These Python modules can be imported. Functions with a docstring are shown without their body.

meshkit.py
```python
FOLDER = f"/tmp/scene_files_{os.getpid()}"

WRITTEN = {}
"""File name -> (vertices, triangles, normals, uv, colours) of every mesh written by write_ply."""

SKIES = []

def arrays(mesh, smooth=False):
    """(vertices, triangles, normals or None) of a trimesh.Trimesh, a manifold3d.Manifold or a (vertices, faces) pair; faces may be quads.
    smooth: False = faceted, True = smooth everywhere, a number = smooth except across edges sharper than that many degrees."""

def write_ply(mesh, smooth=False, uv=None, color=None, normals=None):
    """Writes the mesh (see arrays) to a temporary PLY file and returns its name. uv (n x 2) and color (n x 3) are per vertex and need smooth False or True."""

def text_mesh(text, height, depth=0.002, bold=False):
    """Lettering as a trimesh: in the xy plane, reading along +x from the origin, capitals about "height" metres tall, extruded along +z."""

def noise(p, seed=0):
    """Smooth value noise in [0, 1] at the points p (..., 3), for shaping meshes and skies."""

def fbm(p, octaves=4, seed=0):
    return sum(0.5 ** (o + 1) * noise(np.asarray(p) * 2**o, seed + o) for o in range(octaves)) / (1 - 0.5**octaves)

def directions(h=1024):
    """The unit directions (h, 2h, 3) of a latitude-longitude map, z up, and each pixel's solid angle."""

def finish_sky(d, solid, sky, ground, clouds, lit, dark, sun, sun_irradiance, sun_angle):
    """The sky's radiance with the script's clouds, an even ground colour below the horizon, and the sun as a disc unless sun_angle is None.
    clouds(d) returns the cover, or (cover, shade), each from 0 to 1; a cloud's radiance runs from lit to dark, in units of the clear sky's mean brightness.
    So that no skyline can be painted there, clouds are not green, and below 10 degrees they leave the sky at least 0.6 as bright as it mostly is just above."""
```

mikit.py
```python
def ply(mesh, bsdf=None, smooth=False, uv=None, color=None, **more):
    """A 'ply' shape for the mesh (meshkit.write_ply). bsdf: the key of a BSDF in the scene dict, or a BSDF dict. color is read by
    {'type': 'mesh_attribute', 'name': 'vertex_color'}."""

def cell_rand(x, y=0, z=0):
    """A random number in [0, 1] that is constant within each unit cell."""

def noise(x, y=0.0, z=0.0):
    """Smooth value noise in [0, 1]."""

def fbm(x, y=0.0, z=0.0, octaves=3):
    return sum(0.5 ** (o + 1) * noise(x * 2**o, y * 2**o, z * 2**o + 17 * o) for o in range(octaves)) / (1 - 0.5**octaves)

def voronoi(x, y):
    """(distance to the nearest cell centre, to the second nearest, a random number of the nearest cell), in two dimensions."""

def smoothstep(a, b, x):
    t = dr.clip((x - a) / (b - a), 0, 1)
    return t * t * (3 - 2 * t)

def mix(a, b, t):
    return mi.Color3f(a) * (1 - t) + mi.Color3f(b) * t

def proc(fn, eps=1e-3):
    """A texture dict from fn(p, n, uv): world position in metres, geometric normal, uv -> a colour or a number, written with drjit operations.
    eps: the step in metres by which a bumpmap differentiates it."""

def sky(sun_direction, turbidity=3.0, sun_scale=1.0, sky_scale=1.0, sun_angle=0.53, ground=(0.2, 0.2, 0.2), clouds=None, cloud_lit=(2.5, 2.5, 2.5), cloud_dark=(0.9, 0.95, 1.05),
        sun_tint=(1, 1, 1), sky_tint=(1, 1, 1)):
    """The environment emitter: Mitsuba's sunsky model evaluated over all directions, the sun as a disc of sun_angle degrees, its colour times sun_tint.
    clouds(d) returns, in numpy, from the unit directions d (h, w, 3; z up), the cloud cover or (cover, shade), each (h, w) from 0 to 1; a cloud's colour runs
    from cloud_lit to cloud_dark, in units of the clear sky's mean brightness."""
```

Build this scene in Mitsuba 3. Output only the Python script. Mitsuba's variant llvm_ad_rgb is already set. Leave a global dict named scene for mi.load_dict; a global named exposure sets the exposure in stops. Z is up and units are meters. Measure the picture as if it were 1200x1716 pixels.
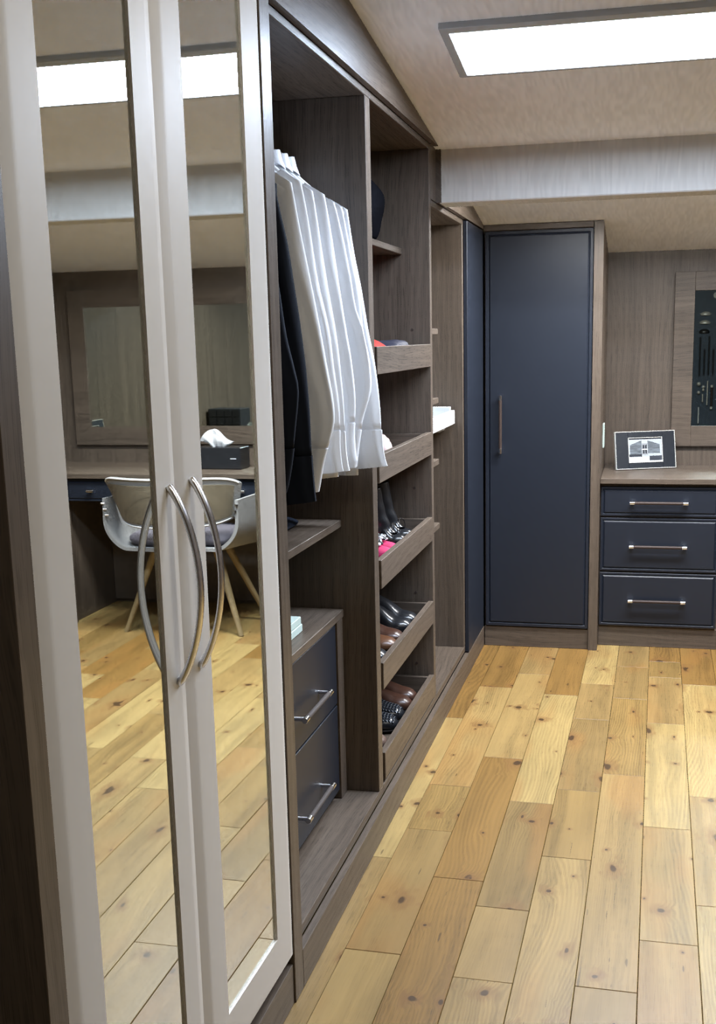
import math, random
import numpy as np
import trimesh
import manifold3d as m3
import drjit as dr
import mitsuba as mi
import mikit, meshkit
from mikit import noise, fbm, voronoi, cell_rand, smoothstep, mix

T = mi.ScalarTransform4f
scene, labels = {}, {}
# ------------------------------------------------------------------ camera
F, YAW, PITCH, ROLL, PX, PY = 1882.8, -.232391, .192779, .0199022, 639.44, 935.45
CAM = np.array([.7525, 0.0, 1.5])
_f = np.array([math.sin(YAW) * math.cos(PITCH), math.cos(YAW) * math.cos(PITCH), -math.sin(PITCH)])
_r0 = np.array([math.cos(YAW), -math.sin(YAW), 0]); _d0 = np.cross(_f, _r0)
_down = -_r0 * math.sin(ROLL) + _d0 * math.cos(ROLL)
scene['camera'] = {'type': 'perspective', 'fov': math.degrees(2 * math.atan(600 / F)), 'fov_axis': 'x',
    'principal_point_offset_x': -(PX - 600) / 1200, 'principal_point_offset_y': -(PY - 858) / 1716, 'near_clip': .02,
    'to_world': T().look_at(CAM.tolist(), (CAM + _f).tolist(), (-_down).tolist())}
exposure = 1.05
LIGHT_A = [19.0, 22.4, 27.6]        # radiance of the panel light in view (cool white LED)
LIGHT_B = [32.5, 33.0, 33.6]      # its twin behind the beam
LIGHT_C = [4.6, 4.4, 3.9]          # a dimmer one above the mirrored wardrobe, over the top edge of the picture
# the two ceiling lights are built below with the ceiling

# ------------------------------------------------------------------ helpers
def lin(r, g=None, b=None):
    c = (r, r, r) if g is None else (r, g, b)
    return [((v / 255) / 12.92 if v / 255 <= .04045 else ((v / 255 + .055) / 1.055) ** 2.4) for v in c]
def C(*a): return {'type': 'rgb', 'value': lin(*a)}
def numbered(k):
    if k not in USED: USED.add(k); return k
    i = 1
    while '%s_%03d' % (k, i) in USED: i += 1
    k = '%s_%03d' % (k, i); USED.add(k); return k
USED = set()
def thing(name, label, cat, group=None):
    k = numbered(name); labels[k] = {'label': label, 'category': cat}
    if group: labels[k]['group'] = group
    return k
def put(name, mesh, mat, parent=None, smooth=False, label=None, uv=None, kind=None, **more):
    k = numbered((parent + '__' if parent else '') + name)
    if isinstance(mesh, dict): scene[k] = {**mesh, **more}
    else: scene[k] = mikit.ply(mesh, mat, smooth, uv=uv, **more)
    if label or kind:
        labels[k] = {}
        if label: labels[k]['label'] = label
        if kind: labels[k]['kind'] = kind
    return k
def single(name, mesh, mat, label, cat, smooth=False, group=None, **kw):
    k = put(name, mesh, mat, None, smooth, **kw); labels[k] = {'label': label, 'category': cat}
    if group: labels[k]['group'] = group
    return k
def cat(*ms): return trimesh.util.concatenate([m for m in ms])
_bf = None
def box(x0, x1, y0, y1, z0, z1, b=.0015):
    """a board with small chamfers on all edges"""
    global _bf
    h = np.array([x1 - x0, y1 - y0, z1 - z0]) / 2; c = np.array([x1 + x0, y1 + y0, z1 + z0]) / 2
    b = min(b, h.min() * .45)
    S = np.array([[sx, sy, sz] for sx in (-1, 1) for sy in (-1, 1) for sz in (-1, 1)], float)
    v = np.concatenate([c + S * (h - b * np.eye(3)[k] * 0 - b * (1 - np.eye(3)[k])) for k in range(3)])
    if _bf is None:
        u = np.concatenate([S * (1 - .2 * (1 - np.eye(3)[k])) for k in range(3)])
        hull = trimesh.convex.convex_hull(u)
        idx = [int(np.argmin(((u - p) ** 2).sum(1))) for p in hull.vertices]
        _bf = np.array(idx)[hull.faces]
    return trimesh.Trimesh(v, _bf, process=False)
def rotz(m, deg, c=(0, 0, 0)):
    m = m.copy(); m.apply_transform(trimesh.transformations.rotation_matrix(math.radians(deg), [0, 0, 1], c)); return m
def rot(m, deg, ax, c=(0, 0, 0)):
    m = m.copy(); m.apply_transform(trimesh.transformations.rotation_matrix(math.radians(deg), ax, c)); return m
def move(m, *t): m = m.copy(); m.apply_translation(t); return m
def loft(rings, cap=True, closed=True):
    """rings: (n, m, 3) array of matching loops -> mesh"""
    R = np.asarray(rings, float); n, k = R.shape[:2]
    v = R.reshape(-1, 3); f = []
    kk = k if closed else k - 1
    for i in range(n - 1):
        for j in range(kk):
            a, b = i * k + j, i * k + (j + 1) % k
            f += [[a, b, b + k], [a, b + k, a + k]]
    if cap:
        v = np.vstack([v, R[0].mean(0), R[-1].mean(0)])
        c0, c1 = n * k, n * k + 1
        for j in range(k):
            f += [[c0, (j + 1) % k, j], [c1, (n - 1) * k + j, (n - 1) * k + (j + 1) % k]]
    m = trimesh.Trimesh(v, f, process=False)
    if cap and closed and m.volume < 0: m.invert()
    return m
def tube(pts, rad, sides=12, flat=None, up=(0, 0, 1)):
    """swept tube; rad a number, list, or list of (a, b) half sizes"""
    p = np.asarray(pts, float); t = np.gradient(p, axis=0); t /= np.linalg.norm(t, axis=1, keepdims=True)
    up = np.asarray(up, float); rings = []
    for i in range(len(p)):
        a = np.cross(t[i], up)
        if np.linalg.norm(a) < 1e-4: a = np.cross(t[i], [1, 0, 0.01])
        a /= np.linalg.norm(a); b = np.cross(a, t[i])
        r = rad[i] if isinstance(rad, (list, np.ndarray)) else rad
        ra, rb = (r if isinstance(r, (tuple, list, np.ndarray)) else (r, r))
        th = np.arange(sides) * 2 * np.pi / sides
        rings.append(p[i] + ra * np.cos(th)[:, None] * a + rb * np.sin(th)[:, None] * b)
    return loft(rings)
def cyl(p0, p1, r, sides=20, cham=.0):
    p0, p1 = np.array(p0, float), np.array(p1, float)
    d = p1 - p0; L = np.linalg.norm(d); d /= L
    up = (0, 0, 1) if abs(d[2]) < .9 else (1, 0, 0)
    if cham: return tube_st([p0, p0 + d * cham, p1 - d * cham, p1], [r - cham, r, r, r - cham], d, up, sides)
    return tube_st([p0, p1], [r, r], d, up, sides)
def tube_st(P, R, d, up, sides):
    a = np.cross(d, up); a /= np.linalg.norm(a); b = np.cross(a, d); th = np.arange(sides) * 2 * np.pi / sides
    return loft([p + r * (np.cos(th)[:, None] * a + np.sin(th)[:, None] * b) for p, r in zip(P, R)])
def prism_x(poly, x0, x1):
    """polygon given in (y, z), extruded from x0 to x1"""
    import shapely.geometry as sg
    m = trimesh.creation.extrude_polygon(sg.Polygon(poly), x1 - x0, engine='earcut')
    v = m.vertices; m.vertices = np.stack([v[:, 2] + x0, v[:, 0], v[:, 1]], 1)
    if m.volume < 0: m.invert()
    return m
def spline(pts, n):
    from scipy.interpolate import CubicSpline, PchipInterpolator
    p = np.asarray(pts, float); t = np.linspace(0, 1, len(p))
    return PchipInterpolator(t, p)(np.linspace(0, 1, n))
def ref(k): return {'type': 'ref', 'id': k}
def two(d): return {'type': 'twosided', 'bsdf': d}

# ------------------------------------------------------------------ materials
def wood_fn(axis, base, k=1.0):
    base = mi.Color3f(*lin(*base))
    def fn(p, n, uv):
        if axis == 'z': al, ac, dd = p.z, p.x + p.y, p.x - p.y
        elif axis == 'y': al, ac, dd = p.y, p.x + p.z, p.x - p.z
        else: al, ac, dd = p.x, p.y + p.z, p.y - p.z
        w = fbm(ac * 3.2 + 3, al * .8, dd * .7, octaves=3)
        ac2 = ac + .16 * (w - .5) + .012 * noise(ac * 9, al * 5)
        broad = noise(ac2 * 30, al * .9, 3.3)
        rings = .5 + .5 * dr.sin(ac2 * 210 + 7 * noise(ac2 * 12, al * 1.6))
        fine = noise(ac2 * 360, al * 8, 1.7)
        pore = smoothstep(.58, .82, noise(ac2 * 640, al * 24, 5.1))
        v = .90 + k * (.34 * (broad - .5) + .12 * (rings - .5) + .26 * (fine - .5) - .22 * pore)
        return base * dr.clip(v, .3, 1.5)
    return fn
WOODB = (89, 78, 68)
for ax in 'xyz':
    scene['wood_' + ax] = two({'type': 'principled', 'base_color': mikit.proc(wood_fn(ax, WOODB)), 'roughness': .42, 'specular': .45})
scene['navy_lacquer'] = two({'type': 'principled', 'base_color': C(29, 34, 44), 'roughness': .38, 'specular': .36})
scene['stone_lacquer'] = two({'type': 'principled', 'base_color': C(194, 189, 182), 'roughness': .5, 'specular': .35})
scene['mirror_glass'] = two({'type': 'conductor', 'material': 'none', 'specular_reflectance': {'type': 'rgb', 'value': [.82, .855, .83]}})
scene['wall_mirror_glass'] = two({'type': 'conductor', 'material': 'none', 'specular_reflectance': {'type': 'rgb', 'value': [.66, .72, .66]}})
scene['bright_metal'] = two({'type': 'principled', 'base_color': C(214, 214, 210), 'roughness': .32, 'metallic': .35})
scene['chrome'] = two({'type': 'roughconductor', 'material': 'none', 'alpha': .10, 'specular_reflectance': {'type': 'rgb', 'value': [.72, .72, .73]}})
scene['dark_bronze'] = two({'type': 'principled', 'base_color': C(60, 49, 45), 'roughness': .5, 'specular': .3})
scene['grey_bar'] = two({'type': 'principled', 'base_color': C(74, 68, 66), 'roughness': .62, 'specular': .2})
scene['alu'] = two({'type': 'principled', 'base_color': C(176, 180, 184), 'roughness': .45, 'metallic': .1})
scene['white_plastic'] = two({'type': 'principled', 'base_color': C(206, 211, 212), 'roughness': .5, 'specular': .3})
scene['black_leather'] = two({'type': 'principled', 'base_color': C(24, 26, 30), 'roughness': .22, 'specular': .6, 'clearcoat': .5})
scene['black_matt'] = two({'type': 'principled', 'base_color': C(30, 32, 36), 'roughness': .45})
scene['black_cloth'] = two({'type': 'diffuse', 'reflectance': C(20, 20, 23)})
scene['black_gap'] = two({'type': 'diffuse', 'reflectance': C(12, 12, 13)})

def ceil_h(p, n, uv):
    return noise(p.x * 90 + 2 * noise(p.x * 9, p.y * 9), p.y * 22 + p.z * 14, 2.0) * .7 + .3 * noise(p.x * 210, p.y * 70 + p.z * 60)
def paper_fn(base):
    base = mi.Color3f(*lin(*base))
    def fn(p, n, uv): return base * (.93 + .14 * noise(p.x * 130 + 3 * noise(p.x * 11, p.y * 7 + p.z * 7), p.y * 20 + p.z * 18, 4.0))
    return fn
scene['ceiling_paint'] = two({'type': 'bumpmap', 'arbitrary': mikit.proc(ceil_h, eps=2e-3), 'scale': .0028,
    'bsdf': {'type': 'diffuse', 'reflectance': mikit.proc(paper_fn((244, 244, 246)))}})
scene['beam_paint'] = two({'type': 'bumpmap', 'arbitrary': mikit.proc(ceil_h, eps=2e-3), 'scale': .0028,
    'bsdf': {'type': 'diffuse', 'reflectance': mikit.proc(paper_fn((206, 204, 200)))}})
scene['wall_paint'] = two({'type': 'diffuse', 'reflectance': C(205, 198, 186)})

TONES = [(148, 125, 79), (139, 114, 70), (130, 104, 60), (122, 92, 48), (125, 101, 61), (134, 109, 67)]
def floor_fn(p, n, uv):
    cu, cv = dr.floor(uv.x / 10 + .5), dr.floor(uv.y / 10 + .5)
    u, v = uv.x - cu * 10, uv.y - cv * 10          # metres on the plank
    r1, r2 = cell_rand(cu, cv, 11), cell_rand(cu, cv, 12)
    base = mi.Color3f(*lin(*TONES[0]))
    for i in range(1, len(TONES)):
        base = dr.select(cv == i, mi.Color3f(*lin(*TONES[i])), base)
    s = r1 * 57
    # knots
    def knot(ox, oy, size, th):
        a, b = (u + ox + s) * 9.0, (v + oy + s * 3) * 3.2
        fx, fy = dr.floor(a), dr.floor(b)
        kx, ky = .3 + .4 * cell_rand(fx, fy, 4), .3 + .4 * cell_rand(fx, fy, 5)
        on = cell_rand(fx, fy, 6) > th
        dx, dy = (a - fx - kx) / 9.0, (b - fy - ky) / 3.2
        d = dr.sqrt(dr.square(dx) + dr.square(dy * (.35 + .6 * cell_rand(fx, fy, 8)))) / (size * (.5 + cell_rand(fx, fy, 7)))
        d = d * (.45 + 1.1 * noise(u * 70, v * 38, s))
        return dr.select(on, d, 9.0)
    k1 = knot(0, 0, .0125, .62); k2 = knot(.37, .61, .0055, .52)
    warp = fbm(u * 6 + s, v * 1.3 + s, octaves=3)
    kw = dr.exp(-k1 * .5) * .06 + dr.exp(-k2 * .6) * .03
    ac = u + .10 * (warp - .5) + kw * .6
    cath = .5 + .5 * dr.sin(ac * (420 + 300 * r2) + 34 * noise(u * 5 + s, v * 1.6 + s, 2.0) + 4 * noise(u * 26, v * 7, s))
    figure = smoothstep(.35, .7, noise(u * 5 + 9 * r2, v * .9 + s, 6.0))
    fine = noise(u * 430, v * 10, s); fine2 = noise(ac * 150 + s, v * 3.5)
    streak = noise(ac * 34 + s, v * .7 + s, 3.0)
    pore = smoothstep(.60, .85, noise(u * 700 + 31, v * 26, s))
    blot = fbm(u * 12 + s, v * 4 + 2 * s, octaves=3)
    sap = smoothstep(.0, .5, noise(u * 9 + s, v * .8 + s))
    val = .90 + .20 * figure * (cath - .5) + .14 * (fine - .5) + .16 * (fine2 - .5) + .24 * (streak - .5) - .16 * pore + .40 * (blot - .5) + .10 * (sap - .5)
    col = base * dr.clip(val, .4, 1.35)
    col = mix(col, base * mi.Color3f(1.12, 1.14, 1.16), .5 * smoothstep(.6, .85, noise(ac * 16 + 3 * s, v * .5, 8.0)))
    warm = mi.Color3f(*lin(140, 98, 50))
    col = mix(col, warm, .34 * smoothstep(.56, .82, fbm(u * 9 + 5 + s, v * 2.6 + s * 2, octaves=2)))
    dark = mi.Color3f(*lin(52, 36, 22)); halo = mi.Color3f(*lin(112, 80, 46))
    for k in (k1, k2):
        col = mix(col, halo, .6 * smoothstep(3.6, .9, k) * (.6 + .8 * noise(u * 260, v * 40, s)))
        col = mix(col, dark, .85 * smoothstep(1.05, .55, k))
    crack = smoothstep(.94, .97, noise(u * 120 + s * 2, v * 9 + s)) * smoothstep(.5, .7, noise(u * 6 + s, v * 3 + 3 * s))
    return mix(col, dark, .6 * crack)
scene['oak_floor'] = two({'type': 'principled', 'base_color': mikit.proc(floor_fn), 'roughness': .40, 'specular': .4})

# ------------------------------------------------------------------ room shell
YB, XW, YF = 5.985, 2.62, -1.0
put('floor', box(-.7, XW + .1, YF - .1, YB + .1, -.12, -.006, 0), 'black_gap', kind='structure')
# planks: one entry each, in columns that run away from the camera, turned 0.58 degrees
PA = math.radians(.58); PC = np.array([.765, 2.3])
SEL = {0: [(1.55, 1), (2.67, 1), (3.355, 0), (4.33, 5), (4.95, 2), (5.2, 3)],
       -1: [(1.35, 4), (2.43, 5), (3.766, 2), (4.62, 4), (5.09, 5)],
       -2: [(1.2, 1), (3.09, 2), (3.6, 4), (4.33, 5), (4.8, 0)],
       -3: [(1.7, 5), (2.41, 5), (2.76, 4), (3.47, 0), (4.62, 3)],
       -4: [(1.85, 3), (2.9, 3), (3.85, 1), (4.9, 5)],
       -5: [(1.4, 1), (2.48, 4), (3.2, 2), (3.56, 1), (4.68, 3)],
       -6: [(2.0, 5), (2.99, 0), (4.25, 3)],
       1: [(1.9, 0), (2.88, 1), (3.62, 0), (4.86, 3)],
       2: [(2.1, 1), (3.1, 2), (4.1, 1), (4.9, 3)]}
rng = random.Random(7)
PW = .1435
for c in range(-6, 14):
    x0 = .765 + c * PW; x1 = x0 + PW
    y = YF - .05; cuts = []
    if c in SEL:
        first = SEL[c][0][0]; yy = first
        while yy > YF: yy -= rng.uniform(.7, 1.3); cuts.append((yy, rng.choice([0, 1, 2, 5, 4])))
        cuts = cuts[::-1] + SEL[c]
    else:
        yy = YF - rng.uniform(.1, .9)
        while yy < YB: cuts.append((yy, rng.choice([0, 1, 1, 2, 5, 4, 3]))); yy += rng.uniform(.55, 1.35)
    ends = [q[0] for q in cuts[1:]] + [YB + .02]
    for (ya, tone), yb in zip(cuts, ends):
        ya = max(ya, YF - .05)
        if yb - ya < .05: continue
        m = box(x0 + .0006, x1 - .0006, ya + .0006, yb - .0006, -.010, rng.uniform(-.0006, 0), .0012)
        v = m.vertices.copy()
        k = len([1 for q in scene if q.startswith('floor__')])
        uv = np.stack([v[:, 0] - (x0 + x1) / 2 + 10 * k, np.clip(v[:, 1] - (ya + yb) / 2, -2, 2) + 10 * tone], 1)
        d = v[:, :2] - PC; ca, sa = math.cos(PA), math.sin(PA)
        v[:, 0] = PC[0] + d[:, 0] * ca + d[:, 1] * sa; v[:, 1] = PC[1] - d[:, 0] * sa + d[:, 1] * ca
        m.vertices = v
        put('plank', m, 'oak_floor', 'floor', uv=uv)

def ceil_z(y): return 2.177 + .1263 * (4.201 - y) if y < 4.24 else 2.187 - .1575 * (y - 4.2)
put('ceiling', prism_x([(.6, ceil_z(.6)), (4.25, ceil_z(4.2399)), (4.25, 2.5), (.6, 2.9)], -.7, XW + .1), 'ceiling_paint', kind='structure')
put('ceiling', prism_x([(4.25, ceil_z(4.25)), (YB + .1, ceil_z(YB + .1)), (YB + .1, 2.4), (4.25, 2.4)], -.7, XW + .1), 'ceiling_paint', kind='structure')
put('ceiling', prism_x([(YF - .1, ceil_z(.6)), (.6, ceil_z(.6)), (.6, 2.8), (YF - .1, 2.8)], -.7, XW + .1), 'ceiling_paint', kind='structure')
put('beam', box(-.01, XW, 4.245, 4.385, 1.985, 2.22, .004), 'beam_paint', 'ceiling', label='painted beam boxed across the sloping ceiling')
put('wall_left', box(-.72, -.62, YF - .1, YB + .1, 0, 2.7), 'wall_paint', kind='structure')
put('wall_back', box(-.7, XW + .1, YB, YB + .1, 0, 2.1), 'wood_z', kind='structure')
put('wall_right', box(XW, XW + .1, YF - .1, YB + .1, 0, 2.75), 'wood_z', kind='structure')
put('wall_front', box(-.7, XW + .1, YF - .1, YF, 0, 2.75), 'wall_paint', kind='structure')

# ceiling lights: aluminium frame and glowing diffuser
def ceiling_light(label, x0, x1, y0, y1, rad):
    t = thing('ceiling_light', label, 'ceiling light')
    a = math.atan2(ceil_z(y1) - ceil_z(y0), y1 - y0); zc = (ceil_z(y0) + ceil_z(y1)) / 2; yc = (y0 + y1) / 2; L = (y1 - y0) / 2 / math.cos(a)
    def pl(m): return move(rot(m, math.degrees(a), [1, 0, 0]), 0, yc, zc)
    w = .024; h = .016
    put('frame', pl(cat(box(x0, x1, -L, -L + w + .012, -h, .004), box(x0, x1, L - w + .010, L, -h, .004), box(x0, x0 + w, -L, L, -h, .004), box(x1 - w, x1, -L, L, -h, .004))), 'alu', t)
    v = np.array([[x0 + w, -L + w + .01, -.010], [x1 - w, -L + w + .01, -.010], [x1 - w, L - w + .012, -.010], [x0 + w, L - w + .012, -.010]])
    m = pl(trimesh.Trimesh(v, [[0, 2, 1], [0, 3, 2]], process=False))
    put('diffuser', m, 'white_plastic', t, emitter={'type': 'area', 'radiance': {'type': 'rgb', 'value': rad}})
    return t
ceiling_light('long glowing white panel light set in the sloping ceiling before the beam', .194, 1.75, 3.128, 3.492, LIGHT_A)
ceiling_light('second glowing panel light hidden from view just behind the ceiling beam', .30, 1.85, 4.47, 4.83, LIGHT_B)
ceiling_light('third panel light on the ceiling above the mirrored wardrobe, over the top of the view', .45, 2.0, 1.45, 1.81, LIGHT_C)

# ------------------------------------------------------------------ left run of fitted wardrobes
XC, DB = -.018, -.60      # carcass fronts, carcass backs
# plinth and sloped top infill run along the whole length
put('baseboard_left', cat(box(-.02, 0, 2.300, 5.352, 0, .098), box(-.024, -.004, 1.259, 2.236, 0, .098)), 'wood_y', kind='structure')
put('trim_1', prism_x([(2.300, 2.177), (4.195, 2.177), (2.300, ceil_z(2.300) + .001)], XC, .001), 'wood_y', kind='structure', label='tapering wood infill between open wardrobe tops and sloping ceiling')
put('trim_2', prism_x([(4.24, 1.987), (5.36, 1.987), (5.36, ceil_z(5.36)), (4.24, ceil_z(4.24))], XC, .001), 'wood_y', kind='structure', label='tapering wood infill over the low cabinets past the beam')

# mirrored wardrobe
w = thing('mirrored_wardrobe', 'wardrobe with two pale stone framed mirror doors nearest the viewer', 'wardrobe')
put('end_panel', box(DB, 0, 1.211, 1.259, 0, ceil_z(1.2) - .005, .001), 'wood_z', w)
put('top_panel', box(DB, XC - .004, 1.26, 2.235, 2.296, 2.315), 'wood_y', w)
put('top_filler', prism_x([(1.26, 2.320), (2.235, 2.320), (2.235, ceil_z(2.235) - .003), (1.26, ceil_z(1.26) - .003)], XC, -.002), 'wood_y', w)
put('base_panel', box(DB, XC - .006, 1.26, 2.235, .10, .122), 'wood_y', w)
put('back_panel', box(DB - .015, DB - .001, 1.211, 2.235, .10, 2.31), 'wood_z', w)
def mirror_door(y0, y1, m0, m1, z0, z1, mz0, mz1, ang, hy):
    P = np.array
    def ring(x, ya, yb, za, zb): return P([[x, ya, za], [x, yb, za], [x, yb, zb], [x, ya, zb]])
    bv, dp = .036, .008
    rings = [ring(-.019, y0, y1, z0, z1), ring(-dp, y0, y1, z0, z1), ring(-.0015, y0 + bv * .72, y1 - bv * .72, z0 + bv * .3, z1 - bv * .3), ring(0, y0 + bv, y1 - bv, z0 + bv * .5, z1 - bv * .5),
             ring(0, m0, m1, mz0, mz1), ring(-.0055, m0, m1, mz0, mz1), ring(-.019, m0, m1, mz0, mz1), ring(-.019, y0, y1, z0, z1)]
    m = loft(rings, cap=False)
    if m.volume < 0: m.invert()
    c = (0, 1.95, 0)
    d = put('door', rotz(m, ang, c), 'stone_lacquer', w, smooth=20)
    put('mirror_pane', rotz(box(-.0095, -.0050, m0 - .008, m1 + .008, mz0 - .008, mz1 + .008, .0003), ang, c), 'mirror_glass', d)
    # bow handle: flat chrome strip curving out of the stile
    zz = np.linspace(1.272, .940, 41); s = np.linspace(-1, 1, 41)
    x = .047 * (1 - s ** 2) ** .85 + .001
    pts = np.stack([x, np.full(41, hy), zz], 1)
    rad = [(.0085 + .0025 * (1 - abs(q) ** 3), .0042 + .0022 * abs(q) ** 2) for q in s]
    put('handle', rotz(tube(pts, rad, 14, up=(1, 0, 0)), ang, c), 'chrome', d, smooth=True, label='bowed chrome pull')
mirror_door(1.263, 1.729, 1.361, 1.639, .125, 2.315, .226, 2.215, 0, 1.684)
mirror_door(1.733, 2.232, 1.836, 2.117, .125, 2.315, .226, 2.215, -1.09, 1.786)

# open hanging wardrobe
h = thing('hanging_wardrobe', 'open wood wardrobe section with clothes hanging above a drawer chest', 'wardrobe')
put('end_panel', box(DB, 0, 2.237, 2.299, 0, ceil_z(2.3) - .003), 'wood_z', h)
put('side_panel', box(DB, XC, 3.165, 3.220, .131, 2.156), 'wood_z', h)
put('base_panel', box(DB, XC, 2.300, 3.222, .104, .131), 'wood_y', h)
put('top_panel', box(DB, XC, 2.300, 3.222, 2.156, 2.176), 'wood_y', h)
put('back_panel', box(DB - .015, DB - .001, 2.237, 3.222, .10, 2.17), 'wood_z', h)
put('shelf', box(DB, -.116, 2.300, 3.164, .957, .979), 'wood_y', h)
put('hanging_rail', cyl((-.245, 2.30, 1.992), (-.245, 3.164, 1.992), .0125), 'black_matt', h, smooth=30)
# drawer chest inside it
def drawer_handle(parent, p0, p1, nrm, post, mat, r=.0062):
    """as parts one level under a thing's drawer: bar, and the chrome ends with their posts"""
    p0, p1, nrm = (np.array(q, float) for q in (p0, p1, nrm)); d = p1 - p0; d /= np.linalg.norm(d)
    put('handle', cyl(p0 + d * .02, p1 - d * .02, r), mat, parent, smooth=30, label='bar handle between chrome ends')
    for s, q in ((1, p0), (-1, p1)):
        put('handle_end', cat(cyl(q, q + s * d * .024, r * 1.22, cham=.001), cyl(q + s * d * .013 - nrm * post, q + s * d * .013, r * .9)), 'chrome', parent, smooth=30)
ch = thing('drawer_chest', 'two drawer charcoal chest with wood top standing inside the open wardrobe', 'chest of drawers')
put('top', box(-.585, -.116, 2.305, 3.162, .684, .708), 'wood_y', ch)
for a, b in ((2.47, 2.50), (3.095, 3.155)): put('side_panel', box(-.58, -.118, a, b, .132, .684), 'wood_z', ch)
put('back_panel', box(-.585, -.575, 2.47, 3.155, .132, .684), 'wood_z', ch)
for z0, z1, hz in ((.438, .680, .533), (.166, .433, .256)):
    d = put('drawer', box(-.138, -.120, 2.503, 3.080, z0, z1, .002), 'navy_lacquer', ch)
    drawer_handle(d, (-.088, 2.652, hz), (-.088, 2.905, hz), (1, 0, 0), .033, 'grey_bar', .0068)
put('plinth_strip', box(-.30, -.142, 2.503, 3.092, .132, .160), 'black_gap', ch)

# shoe cabinet with pull-out trays
s = thing('shoe_cabinet', 'open wood cabinet holding five shallow pull-out trays of shoes', 'shoe cabinet')
put('side_panel', box(DB, XC, 4.095, 4.132, .131, 2.156), 'wood_z', s)
put('filler_panel', box(DB, XC, 4.133, 4.243, 1.988, 2.176), 'wood_z', s)
put('base_panel', box(DB, XC, 3.224, 4.133, .104, .131), 'wood_y', s)
put('top_panel', box(DB, XC, 3.224, 4.133, 2.156, 2.176), 'wood_y', s)
put('back_panel', box(DB - .015, DB - .001, 3.222, 4.133, .10, 2.17), 'wood_z', s)
put('shelf', box(DB, -.118, 3.222, 4.093, 1.797, 1.818), 'wood_y', s)
TR = [(1.397, 1.478), (1.076, 1.159), (.753, .842), (.434, .520), (.140, .229)]
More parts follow.
